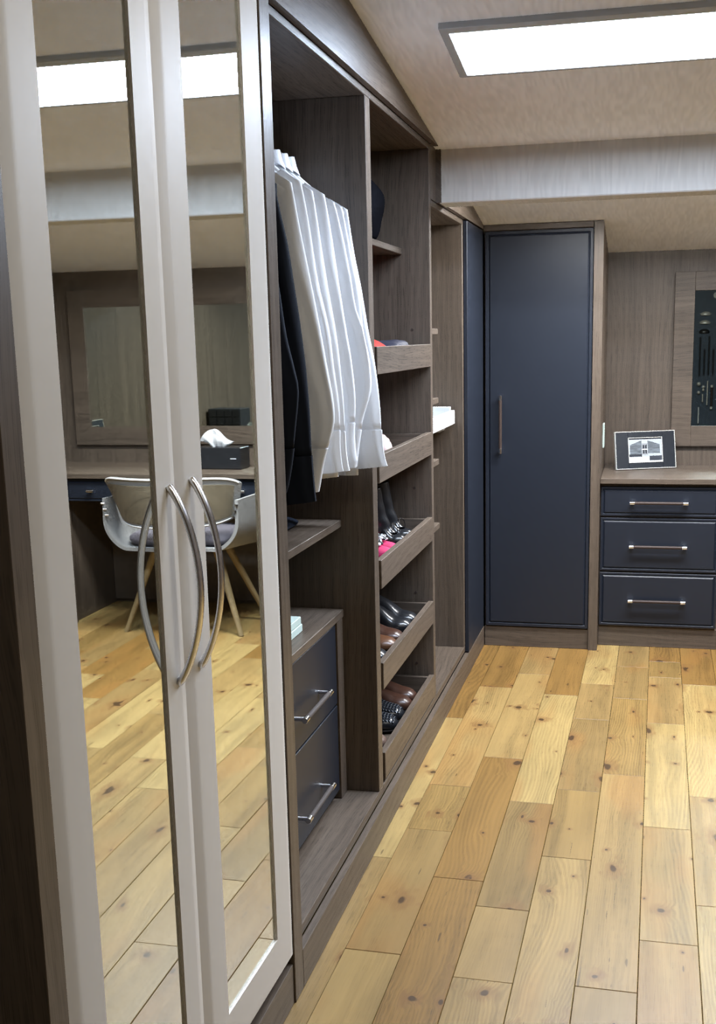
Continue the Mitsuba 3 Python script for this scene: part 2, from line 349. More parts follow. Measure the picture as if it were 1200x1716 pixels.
for z0, z1 in TR:
    tr = put('tray', box(-.036, XC + .002, 3.245, 4.088, z0, z1, .0015), 'wood_y', s)
    put('tray_base', box(-.54, -.037, 3.250, 4.075, z0 + .004, z0 + .014), 'wood_y', tr)
    put('tray_side', box(-.54, -.037, 4.062, 4.078, z0 + .015, z1 - .004), 'wood_x', tr)
    put('tray_side', box(-.54, -.037, 3.246, 3.262, z0 + .015, z1 - .004), 'wood_x', tr)
    put('tray_back', box(-.56, -.541, 3.246, 4.078, z0 + .004, z1 - .004), 'wood_y', tr)
for z in (1.53, .95, .55, .27):
    put('fixing_cap', cyl((-.085, 4.0951, z), (-.085, 4.0925, z), .005), 'dark_bronze', s, smooth=30)

# low open cabinet with narrow shelves and a white tray
o = thing('open_cabinet', 'narrow open wood cabinet past the shoe trays with a white pull-out tray', 'cabinet')
put('side_panel', box(DB, XC, 4.838, 4.861, .131, 1.985), 'wood_z', o)
put('base_panel', box(DB, XC, 4.134, 4.861, .104, .131), 'wood_y', o)
put('top_panel', box(DB, XC, 4.134, 4.861, 1.964, 1.986), 'wood_y', o)
put('back_panel', box(DB - .015, DB - .001, 4.133, 4.861, .10, 1.98), 'wood_z', o)
for z in (1.523, 1.263, 1.027, .775):
    put('runner', box(-.50, -.028, 4.1335, 4.305, z - .011, z + .011), 'wood_x', o)
wt = put('tray', box(-.066, -.050, 4.160, 4.815, 1.134, 1.193, .002), 'white_plastic', o, label='white pull-out tray')
put('tray_base', box(-.40, -.067, 4.165, 4.810, 1.134, 1.142), 'white_plastic', wt)
put('tray_side', box(-.40, -.067, 4.800, 4.812, 1.143, 1.208), 'white_plastic', wt)
put('tray_side', box(-.40, -.067, 4.163, 4.175, 1.143, 1.208), 'white_plastic', wt)
put('tray_runner', box(-.42, -.10, 4.70, 4.836, 1.105, 1.132), 'alu', wt)

# corner cabinet: blue door facing the room, beside the tall cabinet
c = thing('corner_cabinet', 'dark blue door cabinet in the corner at the end of the wardrobe run', 'cabinet')
put('door', box(XC + .0005, 0, 4.862, 5.336, .103, 1.981, .002), 'navy_lacquer', c)
put('carcass', prism_x([(4.863, .103), (5.97, .103), (5.97, 1.895), (5.46, 1.975), (4.863, 1.982)], DB, XC - .002), 'wood_z', c)

# tall cabinet on the back wall
YT = 5.345
t = thing('tall_cabinet', 'tall dark blue cupboard in the corner with one vertical bar handle', 'cupboard')
put('carcass', prism_x([(YT + .022, .101), (YB - .002, .101), (YB - .002, 1.895), (YT + .022, 1.985)], .004, .503), 'wood_z', t)
def panel_front(name, parent, x0, x1, z0, z1, yf, mat='navy_lacquer', th=.02, ins=.020):
    """slab with a narrow outer lip and a raised chamfered field"""
    def ring(y, i): return np.array([[x0 + i, y, z0 + i], [x1 - i, y, z0 + i], [x1 - i, y, z1 - i], [x0 + i, y, z1 - i]])
    rings = [ring(yf + th, 0), ring(yf + .0035, 0), ring(yf + .002, .0015), ring(yf + .002, ins - .007), ring(yf + .0065, ins - .003), ring(yf, ins + .004), ring(yf, ins + .0045)]
    m = loft(rings, cap=True)
    return put(name, m, mat, parent)
dt = panel_front('door', t, .009, .5025, .105, 1.974, YT - .001)
drawer_handle(dt, (.084, YT - .034, .955), (.084, YT - .034, 1.228), (0, -1, 0), .034, 'dark_bronze', .0078)
put('top_filler', box(.003, .503, YT + .002, YT + .021, 1.978, ceil_z(YT) - .003), 'wood_x', t)
zt = 1.996
m = prism_x([(YT - .002, 0), (YB - .002, 0), (YB - .002, ceil_z(YB) - .003), (YT - .002, ceil_z(YT) - .004)], .506, .548)
put('side_panel', m, 'wood_z', t)
put('plinth', box(.002, .505, YT + .012, YT + .030, 0, .100), 'wood_x', t)

# drawer pedestal, worktop and kneehole of the dressing table on the back wall
p = thing('drawer_pedestal', 'dark blue three drawer pedestal left of the chair under the worktop', 'chest of drawers')
YD = 5.428
put('carcass', box(.549, 1.112, YD + .021, YB - .002, .099, .800), 'wood_z', p)
for z0, z1, hz in ((.646, .786, .714), (.379, .637, .503), (.107, .370, .237)):
    d = panel_front('drawer', p, .553, 1.100, z0, z1, YD, ins=.016)
    drawer_handle(d, (.688, YD - .032, hz), (.957, YD - .032, hz), (0, -1, 0), .032, 'dark_bronze', .0072)
put('plinth', box(.549, 1.108, YD + .020, YD + .04, 0, .098), 'wood_x', p)
single('worktop', box(.549, XW - .002, 5.405, YB - .001, .803, .829, .002), 'wood_x', 'wood worktop running along the back wall over the drawers and chair', 'worktop')
k = thing('desk_unit', 'kneehole of the dressing table with two shallow blue drawers and wood panels', 'desk')
put('side_panel', box(2.275, 2.305, YD + .045, YB - .002, 0, .802), 'wood_z', k)
put('back_panel', box(1.114, 2.273, YB - .022, YB - .002, .02, .802), 'wood_x', k)
put('drawer_box', box(1.114, 2.273, YD + .024, YD + .42, .69, .800), 'wood_x', k)
for x0, x1 in ((1.118, 1.682), (1.686, 2.250)):
    d = panel_front('drawer', k, x0, x1, .680, .797, YD, ins=.014)
    xm = 2.10 if x0 > 1.5 else 1.40
    put('knob', cat(cyl((xm, YD, .738), (xm, YD - .018, .738), .006), cyl((xm - .02, YD - .022, .738), (xm + .02, YD - .022, .738), .008, cham=.002)), 'chrome', d, smooth=30)
put('filler_panel', box(2.256, 2.60, YD + .026, YD + .045, 0, .80), 'wood_z', k)

# wall mirror
wm = thing('wall_mirror', 'wide mirror in a flat wood frame on the panelled back wall above the worktop', 'mirror')
fx0, fx1, fz0, fz1, gx0, gx1, gz0, gz1 = .879, 2.452, .930, 1.799, .977, 2.354, 1.033, 1.706
put('frame', cat(box(fx0, gx0, YB - .030, YB - .001, fz0, fz1), box(gx1, fx1, YB - .030, YB - .001, fz0, fz1), box(gx0, gx1, YB - .030, YB - .001, fz0, gz0), box(gx0, gx1, YB - .030, YB - .001, gz1, fz1)), 'wood_x', wm)
put('mirror_pane', box(gx0 - .003, gx1 + .003, YB - .020, YB - .015, gz0 - .003, gz1 + .003, .0003), 'wall_mirror_glass', wm)


# ------------------------------------------------------------------ clothes on the rail
def fabric_fn(base, amp=.06):
    base = mi.Color3f(*lin(*base))
    def fn(p, n, uv): return base * (1 + amp * (noise(p.x * 900, p.y * 900, p.z * 900) - .5) + amp * (noise(p.x * 60, p.y * 60, p.z * 12) - .5))
    return fn
scene['white_cotton'] = two({'type': 'principled', 'base_color': mikit.proc(fabric_fn((214, 216, 219), .04)), 'roughness': .8, 'sheen': .2, 'specular': .2})
scene['navy_cotton'] = two({'type': 'principled', 'base_color': mikit.proc(fabric_fn((16, 21, 31), .25)), 'roughness': .9, 'sheen': .05, 'specular': .2})
scene['hanger_wood'] = two({'type': 'principled', 'base_color': C(70, 50, 36), 'roughness': .4})
G2 = 'white shirts hanging in the open wardrobe'
def garment(y, edge, mat, label, seed, hem=1.06, group=None, kind='white_shirt', th=.030, cuff_w=.088, hang=''):
    """shirt hung across the rail: edge lists (z, x) of the front sleeve's outer edge from shoulder tip to cuff"""
    r = np.random.RandomState(seed)
    t = thing(kind, label, 'shirt', group)
    XM = -.245; th_ = np.arange(56) * 2 * np.pi / 56
    # body
    zs = np.concatenate([np.linspace(1.952, 1.84, 12), np.linspace(1.80, hem, 22)])
    rings = []
    ph = r.uniform(0, 6, 5)
    for z in zs:
        if z > 1.835:
            q = (1.952 - z) / (1.952 - 1.84)
            hx = .052 + (.192 - .052) * q ** 1.15; hy = .010 + th * .55 * q ** .6
        else:
            q = (1.84 - z) / (1.84 - hem)
            hx = .192 - .012 * min(1, q * 4) + .030 * q; hy = th * (.62 + .50 * min(1, q * 2.2))
        f = min(1, max(0, (1.80 - z) / .35))
        fold = 1 + f * (.16 * np.sin(5 * th_ + ph[0] + z * 1.5) + .12 * np.sin(9 * th_ + ph[1] - z * 2) + .07 * np.sin(14 * th_ + ph[2]))
        c, s_ = np.cos(th_), np.sin(th_)
        x = XM + hx * np.sign(c) * np.abs(c) ** .8
        yy = y + hy * np.sign(s_) * np.abs(s_) ** .7 * fold + f * .006 * np.sin(x * 40 + ph[3])
        rings.append(np.stack([x, yy, z + 0 * x + (.012 * np.sin(x * 9 + ph[4]) if z < hem + .02 else 0)], 1))
    put('body', loft(rings), mat, t, smooth=True)
    # sleeves: front one follows the measured edge, the rear one mirrors a plain line
    def sleeve(ed, sgn, w0=.125, w1=cuff_w, cz=None):
        ed = np.array(ed); zz = np.linspace(ed[0, 0], ed[-1, 0], 34)
        from scipy.interpolate import PchipInterpolator
        o = np.argsort(ed[:, 0]); xe = PchipInterpolator(ed[o, 0], ed[o, 1])(zz)
        rg = []
        n = 28; a = np.arange(n) * 2 * np.pi / n; p2 = r.uniform(0, 6, 4)
        for i, z in enumerate(zz):
            q = i / 33
            w = (.05 + (w0 - .05) * min(1, q * 6) ** .6) * (1 - q) + w1 * q
            hy = th * (.34 + .56 * min(1, q * 4)) * (1 - .45 * q)
            cx = xe[i] - sgn * w / 2
            f = min(1, q * 3)
            fold = 1 + f * (.22 * np.sin(3 * a + p2[0] + q * 5) + .14 * np.sin(7 * a + p2[1] - q * 7))
            cc, ss = np.cos(a), np.sin(a)
            xx = cx + w / 2 * np.sign(cc) * np.abs(cc) ** .85
            rg.append(np.stack([xx, y + .004 * np.sin(q * 9 + p2[2]) * f + hy * np.sign(ss) * np.abs(ss) ** .8 * fold, np.full(n, z) + (sgn * (xe[i] - xx)) * .62 * max(0, 1 - q * 5) ** 1.5 + .010 * (xx - cx) / w * (q > .97)], 1))
        rg = np.array(rg)
        put('sleeve', loft(rg[:29]), mat, t, smooth=True)
        cuff = rg[28:].copy()
        ctr = cuff.mean(1, keepdims=True); cuff = ctr + (cuff - ctr) * np.array([1.04, 1.12, 1.0])
        put('cuff', loft(cuff), mat, t, smooth=35)
    sleeve(edge, 1)
    sleeve([(1.85 - (1.85 - z) * .80, 2 * XM - x - .01) for z, x in edge], -1)
    # collar: a folded stand collar with points
    rg = []
    for z, e, o in ((1.945, 1.12, 0), (1.972, 1.0, 0), (1.985, .94, 0), (1.974, 1.05, .004), (1.952, 1.22, .006)):
        rg.append(np.stack([XM + .004 + .050 * e * np.cos(th_), y + (.021 * e + o) * np.sin(th_), z - .010 * np.cos(th_) * 0 + (-.016 * np.maximum(0, np.cos(th_)) ** 6 if o else 0) + .004 * np.cos(th_)], 1))
    put('collar', loft(rg, cap=False), mat, t, smooth=40)
    # hanger: its own thing, hooked over the rail
    hg = thing('clothes_hanger', 'dark wood hanger inside the ' + label.split(',')[0].replace(' long-sleeved', '') + hang, 'hanger', 'hangers on the rail')
    hk = [(XM, y, 1.962), (XM, y, 1.975), (XM + .017, y, 1.986), (XM + .0165, y, 2.000), (XM, y, 2.0085), (XM - .0165, y, 2.000), (XM - .017, y, 1.990)]
    put('hook', tube(spline(hk, 22), .0022, 8, up=(0, 1, 0)), 'chrome', hg, smooth=True)
    put('arm', tube([(XM - .15, y, 1.862), (XM - .085, y, 1.898), (XM, y, 1.955), (XM + .085, y, 1.898), (XM + .15, y, 1.862)], .0065, 10, up=(0, 1, 0)), 'hanger_wood', hg, smooth=True)
    return t
EDG = [(2.56, [(1.853, -.046), (1.768, -.032), (1.681, -.016), (1.513, .012), (1.451, .022), (1.322, .041), (1.217, .012), (1.140, -.004)]),
       (2.66, [(1.867, -.054), (1.777, -.038), (1.636, -.020), (1.513, .006), (1.449, .013), (1.315, .027), (1.247, .024), (1.178, .029)]),
       (2.75, [(1.857, -.052), (1.773, -.040), (1.626, -.021), (1.513, -.003), (1.447, .005), (1.309, .014), (1.239, .014), (1.168, .021)]),
       (2.85, [(1.860, -.051), (1.768, -.036), (1.644, -.019), (1.513, -.002), (1.445, .008), (1.331, .017), (1.259, .012), (1.184, .018)]),
       (2.94, [(1.850, -.050), (1.747, -.026), (1.661, -.010), (1.575, .003), (1.530, .018), (1.384, .036), (1.281, .011), (1.155, -.009)]),
       (3.005, [(1.845, -.047), (1.722, -.024), (1.620, -.005), (1.513, .005), (1.441, .019), (1.382, .023), (1.276, -.004), (1.150, -.023)]),
       (3.065, [(1.845, -.048), (1.741, -.033), (1.638, -.014), (1.513, .004), (1.440, .018), (1.302, .033), (1.210, .037), (1.145, .049)])]
WL = ['white long-sleeved shirt hanging nearest the navy ones, cuff swung back', 'white long-sleeved shirt, second from the navy ones', 'white long-sleeved shirt, third from the navy ones', 'white long-sleeved shirt in mid row, fourth from the navy ones',
      'white long-sleeved shirt, third from the shoe cabinet side, cuff tucked back', 'white long-sleeved shirt, second from the shoe cabinet side', 'white long-sleeved shirt hanging last, its cuff poking out before the second shoe tray']
for i, (yy, ed) in enumerate(EDG):
    garment(yy, ed, 'white_cotton', WL[i], 20 + i, hem=1.135 + .010 * (i % 3), group=G2, th=.029 if i < 4 else .020, cuff_w=.088 if i != 6 else .098, hang=['', ', second from the navy ones', ', third from the navy ones', ', fourth from the navy ones', ', third from the shoe cabinet', ', second from the shoe cabinet', ''][i])
garment(2.47, [(1.858, -.061), (1.784, -.047), (1.712, -.032), (1.615, -.020), (1.514, -.008), (1.417, .002), (1.316, .008), (1.240, .009), (1.130, .014)], 'navy_cotton', 'dark navy shirt hanging beside the white shirts, its cuff lowest', 40, hem=1.135, kind='navy_shirt', group='navy shirts beside the white ones', th=.030, cuff_w=.085)
garment(2.385, [(1.850, -.066), (1.760, -.052), (1.636, -.032), (1.514, -.017), (1.432, .002), (1.396, .009), (1.311, .000), (1.224, -.014), (1.160, -.030)], 'navy_cotton', 'dark navy shirt hanging nearest the mirrored doors, partly hidden by the end panel', 41, hem=1.14, kind='navy_shirt', group='navy shirts beside the white ones', th=.030, cuff_w=.085)

# folded things on the shelves
def folded(x0, x1, y0, y1, z0, h, seed, n=14, rag=.006):
    """a soft folded stack: superellipse loft with a sagging top"""
    r = np.random.RandomState(seed); a = np.arange(48) * 2 * np.pi / 48; rg = []
    cx, cy = (x0 + x1) / 2, (y0 + y1) / 2
    for i in range(n):
        q = i / (n - 1); e = math.sin(math.pi * min(1, .18 + q * .64)) ** .35
        e *= 1 if q < .9 else 1 - (q - .9) * .9
        c, s = np.cos(a), np.sin(a)
        x = cx + (x1 - x0) / 2 * e * np.sign(c) * np.abs(c) ** .35; y = cy + (y1 - y0) / 2 * e * np.sign(s) * np.abs(s) ** .35
        w = rag * (meshkit.noise(np.stack([x * 14, y * 14, 0 * x + q * 3], 1), seed) - .5)
        rg.append(np.stack([x + w, y + w, z0 + h * q + (w * 1.5 if q > .5 else 0 * w)], 1))
    return loft(rg)
for nm, col, ro in (('coral_cloth', (190, 40, 30), .8), ('navy_silk', (16, 20, 40), .6), ('pale_pink_cloth', (168, 146, 142), .8), ('pale_blue_cloth', (160, 166, 174), .8), ('mint_card', (178, 194, 187), .6),
                    ('pink_suede', (176, 34, 84), .75), ('brown_leather', (64, 42, 33), .3), ('tan_leather', (86, 56, 37), .34), ('taupe_leather', (100, 80, 70), .4), ('sole_rubber', (30, 26, 24), .6), ('woven_leather', (32, 38, 46), .3), ('shoe_lining', (70, 58, 50), .8)):
    scene[nm] = two({'type': 'principled', 'base_color': C(*col), 'roughness': ro, 'specular': .5})
single('folded_garment', folded(-.52, -.204, 2.36, 3.12, .9795, .016, 3), 'navy_cotton', 'dark navy garment folded flat on the shelf under the hanging shirts', 'clothes', smooth=40)
bk = 'pale boxes stacked on the drawer chest'
single('card_box', box(-.40, -.160, 2.50, 2.888, .7085, .731, .002), 'mint_card', 'pale mint box at the bottom of the stack on the drawer chest', 'box', group=bk)
single('card_box', box(-.40, -.162, 2.50, 2.884, .7315, .752, .002), 'mint_card', 'pale mint box lying on top of another on the drawer chest', 'box', group=bk)
single('handbag', folded(-.46, -.100, 3.36, 3.83, 1.8185, .205, 5, n=20, rag=.02), 'black_cloth', 'black rounded bag standing on the upper shelf over the shoe trays', 'bag', smooth=50)
tg = 'cloths folded in the top tray'
def on_tray(i): return TR[i][0] + .0145
single('scarf', move(folded(-.38, -.055, 3.40, 3.64, 0, .086, 7, rag=.02), 0, 0, on_tray(0)), 'coral_cloth', 'coral red cloth folded at the near end of the top tray', 'scarf', smooth=50, group=tg)
single('scarf', move(folded(-.40, -.055, 3.66, 4.00, 0, .080, 8, rag=.02), 0, 0, on_tray(0)), 'navy_silk', 'dark blue cloth folded beside the red one in the top tray', 'scarf', smooth=50, group=tg)
single('folded_shirt', folded(-.42, -.07, 3.30, 3.62, on_tray(1), .046, 9, rag=.022), 'pale_blue_cloth', 'pale blue white garment folded in the second tray just behind the shirt cuff', 'clothes', smooth=50, group='garments folded in the second tray')
single('folded_shirt', rotz(folded(-.42, -.12, 3.67, 3.97, on_tray(1), .070, 10, rag=.020), 16, (-.25, 3.85, 0)), 'pale_pink_cloth', 'pale pink garment folded in the second tray, further from the shirts', 'clothes', smooth=50, group='garments folded in the second tray')

# ------------------------------------------------------------------ shoes (toes towards the room)
def shoe_mesh(L=.29, W=.098, toe_h=.050, heel_h=.072, instep=.098, point=1.0, heel=.022, boot=None):
    """upper along +x from heel (0) to toe (L); returns upper, lining, sole"""
    n = 34; k = 28; a = np.arange(k) * 2 * np.pi / k; up = []
    for i in range(n):
        q = i / (n - 1)
        wid = W / 2 * np.interp(q, [0, .04, .12, .3, .5, .68, .82, .92, .975, 1], [.16, .48, .66, .70, .78, 1.0, .96 if point < 1.2 else .82, .70 if point < 1.2 else .5, .40 if point < 1.2 else .25, .06])
        top = np.interp(q, [0, .05, .2, .32, .45, .6, .75, .9, .97, 1], [heel_h * .75, heel_h, heel_h * .98, instep * .9, instep, instep * .80, toe_h * 1.12, toe_h, toe_h * .72, toe_h * .35])
        base = np.interp(q, [0, .3, .55, 1], [heel + .006, heel + .004, .010, .012])
        off = .006 * math.sin(q * 5 - 1.2)
        c, s = np.cos(a), np.sin(a)
        y = off + wid * np.sign(c) * np.abs(c) ** .9
        z = np.where(s > 0, base + (top - base) * (.32 + .68 * s ** .9), base + (top - base) * .32 * (1 - np.abs(s) ** .55))
        up.append(np.stack([np.full(k, q * L), y, z], 1))
    upper = loft(up)
    so = []
    out = []
    for i in range(n):
        q = i / (n - 1); r = np.array(up[i]); out.append((q * L, r[:, 1].min() - .003, r[:, 1].max() + .003))
    o = np.array(out); loop = np.concatenate([o[:, [0, 1]], o[::-1][:, [0, 2]]])
    def lv(z0, f): return np.stack([loop[:, 0], loop[:, 1], np.array([z0 + f * np.interp(x / L, [0, .3, .55, 1], [heel, heel - .002, .006, .008]) for x in loop[:, 0]])], 1)
    sole = [loft([lv(0.004, .75), lv(.006, 1.0)])]
    hl = loop[loop[:, 0] < .27 * L]
    import shapely.geometry as sg
    h = trimesh.creation.extrude_polygon(sg.MultiPoint(hl).convex_hull, heel + .002, engine='earcut'); sole.append(h)
    # opening: flattened collar ring and dark lining disc sunk into it
    ring = []; ln = []
    for j in range(30):
        b = j * 2 * np.pi / 30; x = .20 * L + .155 * L * math.cos(b); y = W * .30 * math.sin(b)
        z = np.interp(x / L, [.03, .2, .36], [heel_h * .96, heel_h * .96, instep * .90])
        ring.append((x, y, z + .002)); ln.append((x, y, z + .0045))
    rim = tube(ring + ring[:1], .0032, 7)
    ln = np.array(ln); lining = loft([np.stack([ln[:, 0], ln[:, 1], ln[:, 2] - .006], 1), ln], cap=True)
    return upper, sole, rim, lining
def boot_shaft(L, W, heel_h, ht, shrink=.0):
    rg = []
    for i in range(24):
        q = i / 23; z = .050 + (ht - .050) * q
        front = L - .062 - .040 * q ** .6 + .02 * (1 - q) ** 4
        back = .006 + .022 * math.sin(q * 2.6) - .012 * q
        cx, rx = (front + back) / 2, (front - back) / 2; ry = W * (.36 + .12 * q)
        a = np.arange(30) * 2 * np.pi / 30
        wr = 1 + .03 * np.sin(q * 22 + 2 * np.cos(a)) * (1 - q)
        rg.append(np.stack([cx + rx * np.cos(a) * wr, ry * np.sin(a) * wr, z + .012 * np.cos(a) * q], 1))
    return loft(rg)
def place(m, x, y, z, yaw=0, roll=0, pitch=0):
    m = m.copy()
    if pitch: m = rot(m, pitch, [0, 1, 0])
    if roll: m = rot(m, roll, [1, 0, 0])
    return move(rotz(m, yaw), x, y, z)
def shoe(name, label, cat_, group, x, y, z, mat, yaw=0, boot=None, bow=False, woven=False, trim=None, **kw):
    t = thing(name, label, cat_, group)
    upper, sole, rim, lining = shoe_mesh(**kw)
    L = kw.get('L', .29); W = kw.get('W', .098)
    f = lambda m: place(m, x - L, y, z, yaw)
    put('upper', f(upper), mat, t, smooth=True)
    put('sole', f(sole[0]), 'sole_rubber', t, smooth=30)
    put('heel', f(sole[1]), 'sole_rubber', t, smooth=30)
    if boot:
        put('shaft', f(boot_shaft(L, W, .07, boot)), mat, t, smooth=True)
        st = [(L - .062 + .010 * abs(math.cos(b)), W * .46 * math.cos(b), .045 + .040 * max(0, math.sin(b)) ** .7) for b in np.linspace(0, math.pi, 21)]
        put('seam', f(tube(st, .0016, 6)), 'sole_rubber', t, smooth=True)
    else:
        put('rim', f(rim), trim or mat, t, smooth=True); put('lining', f(lining), 'shoe_lining', t, smooth=30)
    if bow:
        r = np.random.RandomState(int(y * 1000)); pieces = {0: [], 1: []}
        for j in range(46):
            b = r.uniform(0, 6.28); rr = .030 * math.sqrt(r.uniform(0, 1)); s_ = trimesh.creation.icosphere(1, r.uniform(.0055, .0085)); s_.apply_scale([1, 1, .7])
            pieces[int(r.uniform() < .45)].append(move(s_, L * .70 + rr * math.cos(b) * .9, rr * math.sin(b), .058 + .016 * (1 - (rr / .03) ** 2) + r.uniform(-.002, .003)))
        put('pompom', f(cat(*pieces[0])), 'black_matt', t, smooth=True, label='black beads of the rosette'); put('pompom', f(cat(*pieces[1])), 'white_plastic', t, smooth=True, label='white beads of the rosette')
    if woven:
        ws = []
        n = 0
        for q in np.linspace(.40, .93, 15):
            for u in np.linspace(-.8, .8, 8):
                wid = W / 2 * np.interp(q, [.4, .68, .82, .92, .975], [.75, 1.0, .96, .70, .40])
                top = np.interp(q, [.4, .45, .6, .75, .9, .97], [kw.get('instep', .098) * .96, kw.get('instep', .098), kw.get('instep', .098) * .8, kw.get('toe_h', .05) * 1.12, kw.get('toe_h', .05), kw.get('toe_h', .05) * .72])
                zz = .014 + (top - .014) * (.32 + .68 * max(.02, math.sqrt(max(0, 1 - u * u))) ** .9)
                b = trimesh.creation.icosphere(1, 1.0); b.apply_scale([.0062, .0040, .0026]); b = rotz(b, 38 if n % 2 else -38); b = rot(b, -u * 55, [1, 0, 0])
                ws.append(move(b, q * L, .006 * math.sin(q * 5 - 1.2) + u * wid, zz + .0005)); n += 1
        put('weave', f(cat(*ws)), 'woven_leather', t, smooth=True, kind='stuff')
    return t
z3, z4, z5 = on_tray(2), on_tray(3), on_tray(4)
BK = dict(L=.225, W=.088, toe_h=.046, instep=.105, heel_h=.09, heel=.040, point=1.3)
shoe('ankle_boot', 'black leather ankle boot nearest the pink shoes in the third tray', 'boot', 'black boots in the third tray', -.058, 3.865, z3, 'black_leather', yaw=-2, boot=.205, **BK)
shoe('ankle_boot', 'black leather ankle boot standing past its twin in the third tray', 'boot', 'black boots in the third tray', -.056, 3.985, z3, 'black_leather', yaw=-3, boot=.212, **BK)
shoe('flat_shoe', 'bright pink shoe with a beaded rosette, nearer one in the third tray', 'shoe', 'pink shoes in the third tray', -.050, 3.590, z3, 'pink_suede', yaw=2, bow=True, L=.245, W=.084, toe_h=.048, instep=.062, heel_h=.058, heel=.012)
shoe('flat_shoe', 'bright pink shoe with a beaded rosette, beside the black boots', 'shoe', 'pink shoes in the third tray', -.052, 3.695, z3, 'pink_suede', yaw=-3, bow=True, L=.245, W=.084, toe_h=.048, instep=.062, heel_h=.058, heel=.012)
shoe('dress_shoe', 'shiny black leather shoe at the far end of the fourth tray', 'shoe', 'shiny black shoes in the fourth tray', -.042, 3.970, z4, 'black_leather', yaw=-2, L=.30, W=.10, toe_h=.056, instep=.120, heel_h=.10)
shoe('dress_shoe', 'shiny black leather shoe between its twin and the brown pair in the fourth tray', 'shoe', 'shiny black shoes in the fourth tray', -.042, 3.850, z4, 'black_leather', yaw=3, L=.30, W=.10, toe_h=.056, instep=.120, heel_h=.10)
shoe('dress_shoe', 'brown leather shoe next to the shiny black pair in the fourth tray', 'shoe', 'brown shoes in the fourth tray', -.045, 3.730, z4, 'brown_leather', yaw=-2, L=.30, W=.104, toe_h=.050, instep=.092, heel_h=.08)
shoe('dress_shoe', 'lighter tan brown leather shoe nearer the shirts in the fourth tray', 'shoe', 'brown shoes in the fourth tray', -.045, 3.610, z4, 'tan_leather', yaw=2, L=.30, W=.104, toe_h=.050, instep=.092, heel_h=.08)
shoe('dress_shoe', 'black leather shoe beside the tan one in the fourth tray', 'shoe', 'black shoes at the near end of the fourth tray', -.045, 3.480, z4, 'black_leather', yaw=-2, L=.30, W=.10, toe_h=.050, instep=.09)
shoe('dress_shoe', 'black leather shoe at the nearest end of the fourth tray', 'shoe', 'black shoes at the near end of the fourth tray', -.045, 3.355, z4, 'black_leather', yaw=2, L=.30, W=.10, toe_h=.050, instep=.09)
shoe('slip_on_shoe', 'brown leather slip-on at the far end of the bottom tray', 'shoe', 'brown slip-ons in the bottom tray', -.050, 3.965, z5, 'brown_leather', yaw=-3, L=.29, W=.10, toe_h=.056, instep=.098)
shoe('slip_on_shoe', 'brown leather slip-on beside the woven black pair in the bottom tray', 'shoe', 'brown slip-ons in the bottom tray', -.050, 3.852, z5, 'brown_leather', yaw=2, L=.29, W=.10, toe_h=.056, instep=.098)
shoe('woven_shoe', 'woven black leather shoe next to the brown slip-ons in the bottom tray', 'shoe', 'woven black shoes in the bottom tray', -.058, 3.762, z5, 'black_leather', yaw=-2, woven=True, L=.29, W=.10, toe_h=.054, instep=.096)
shoe('woven_shoe', 'woven black leather shoe nearest the taupe shoe in the bottom tray', 'shoe', 'woven black shoes in the bottom tray', -.058, 3.640, z5, 'black_leather', yaw=2, woven=True, L=.29, W=.10, toe_h=.054, instep=.096)
shoe('dress_shoe', 'taupe shoe at the near end of the bottom tray', 'shoe', None, -.060, 3.485, z5, 'taupe_leather', yaw=-2, L=.29, W=.10, toe_h=.048, instep=.085)

# ------------------------------------------------------------------ on the worktop
def at(m, ang, x, y, z): return move(rotz(m, ang), x, y, z)
def photo_fn(p, n, uv):
    x, y = uv.x, uv.y
    c = mi.Color3f(.42, .46, .50)
    def r(x0, x1, y0, y1): return (x > x0) & (x < x1) & (y > y0) & (y < y1)
    dk, md, lt = mi.Color3f(.035, .04, .05), mi.Color3f(.13, .15, .17), mi.Color3f(.55, .58, .60)
    c = dr.select(r(0, 1, 0, .24), lt, c)
    c = dr.select(y > .92, dk, c)
    roof = (y < .86 - .5 * (.36 - x)) & (x < .40) & (x > .06) & (y > .30)
    c = dr.select(roof, md * (.6 + .8 * noise(x * 9, y * 30)), c)
    c = dr.select((y < .86 - .45 * (x - .60)) & (x > .58) & (x < .93) & (y > .36), md * (.6 + .8 * noise(x * 9, y * 30)), c)
    c = dr.select(r(.40, .58, .30, .76), mi.Color3f(.30, .32, .34), c)
    c = dr.select(r(.43, .48, .36, .70) | r(.50, .55, .36, .70), dk, c)
    c = dr.select(r(.40, .58, .50, .55), lt, c)
    c = dr.select(r(.0, .40, .24, .34), dk, c)
    c = dr.select(r(.62, .98, .08, .26), dk * 1.3, c)
    return c
scene['photo_print'] = two({'type': 'principled', 'base_color': mikit.proc(photo_fn), 'roughness': .3})
def navy_grain(p, n, uv): return mi.Color3f(*lin(18, 25, 34)) * (.8 + .4 * noise(p.x * 500, p.y * 500, p.z * 500))
scene['navy_frame'] = two({'type': 'principled', 'base_color': mikit.proc(navy_grain), 'roughness': .5})
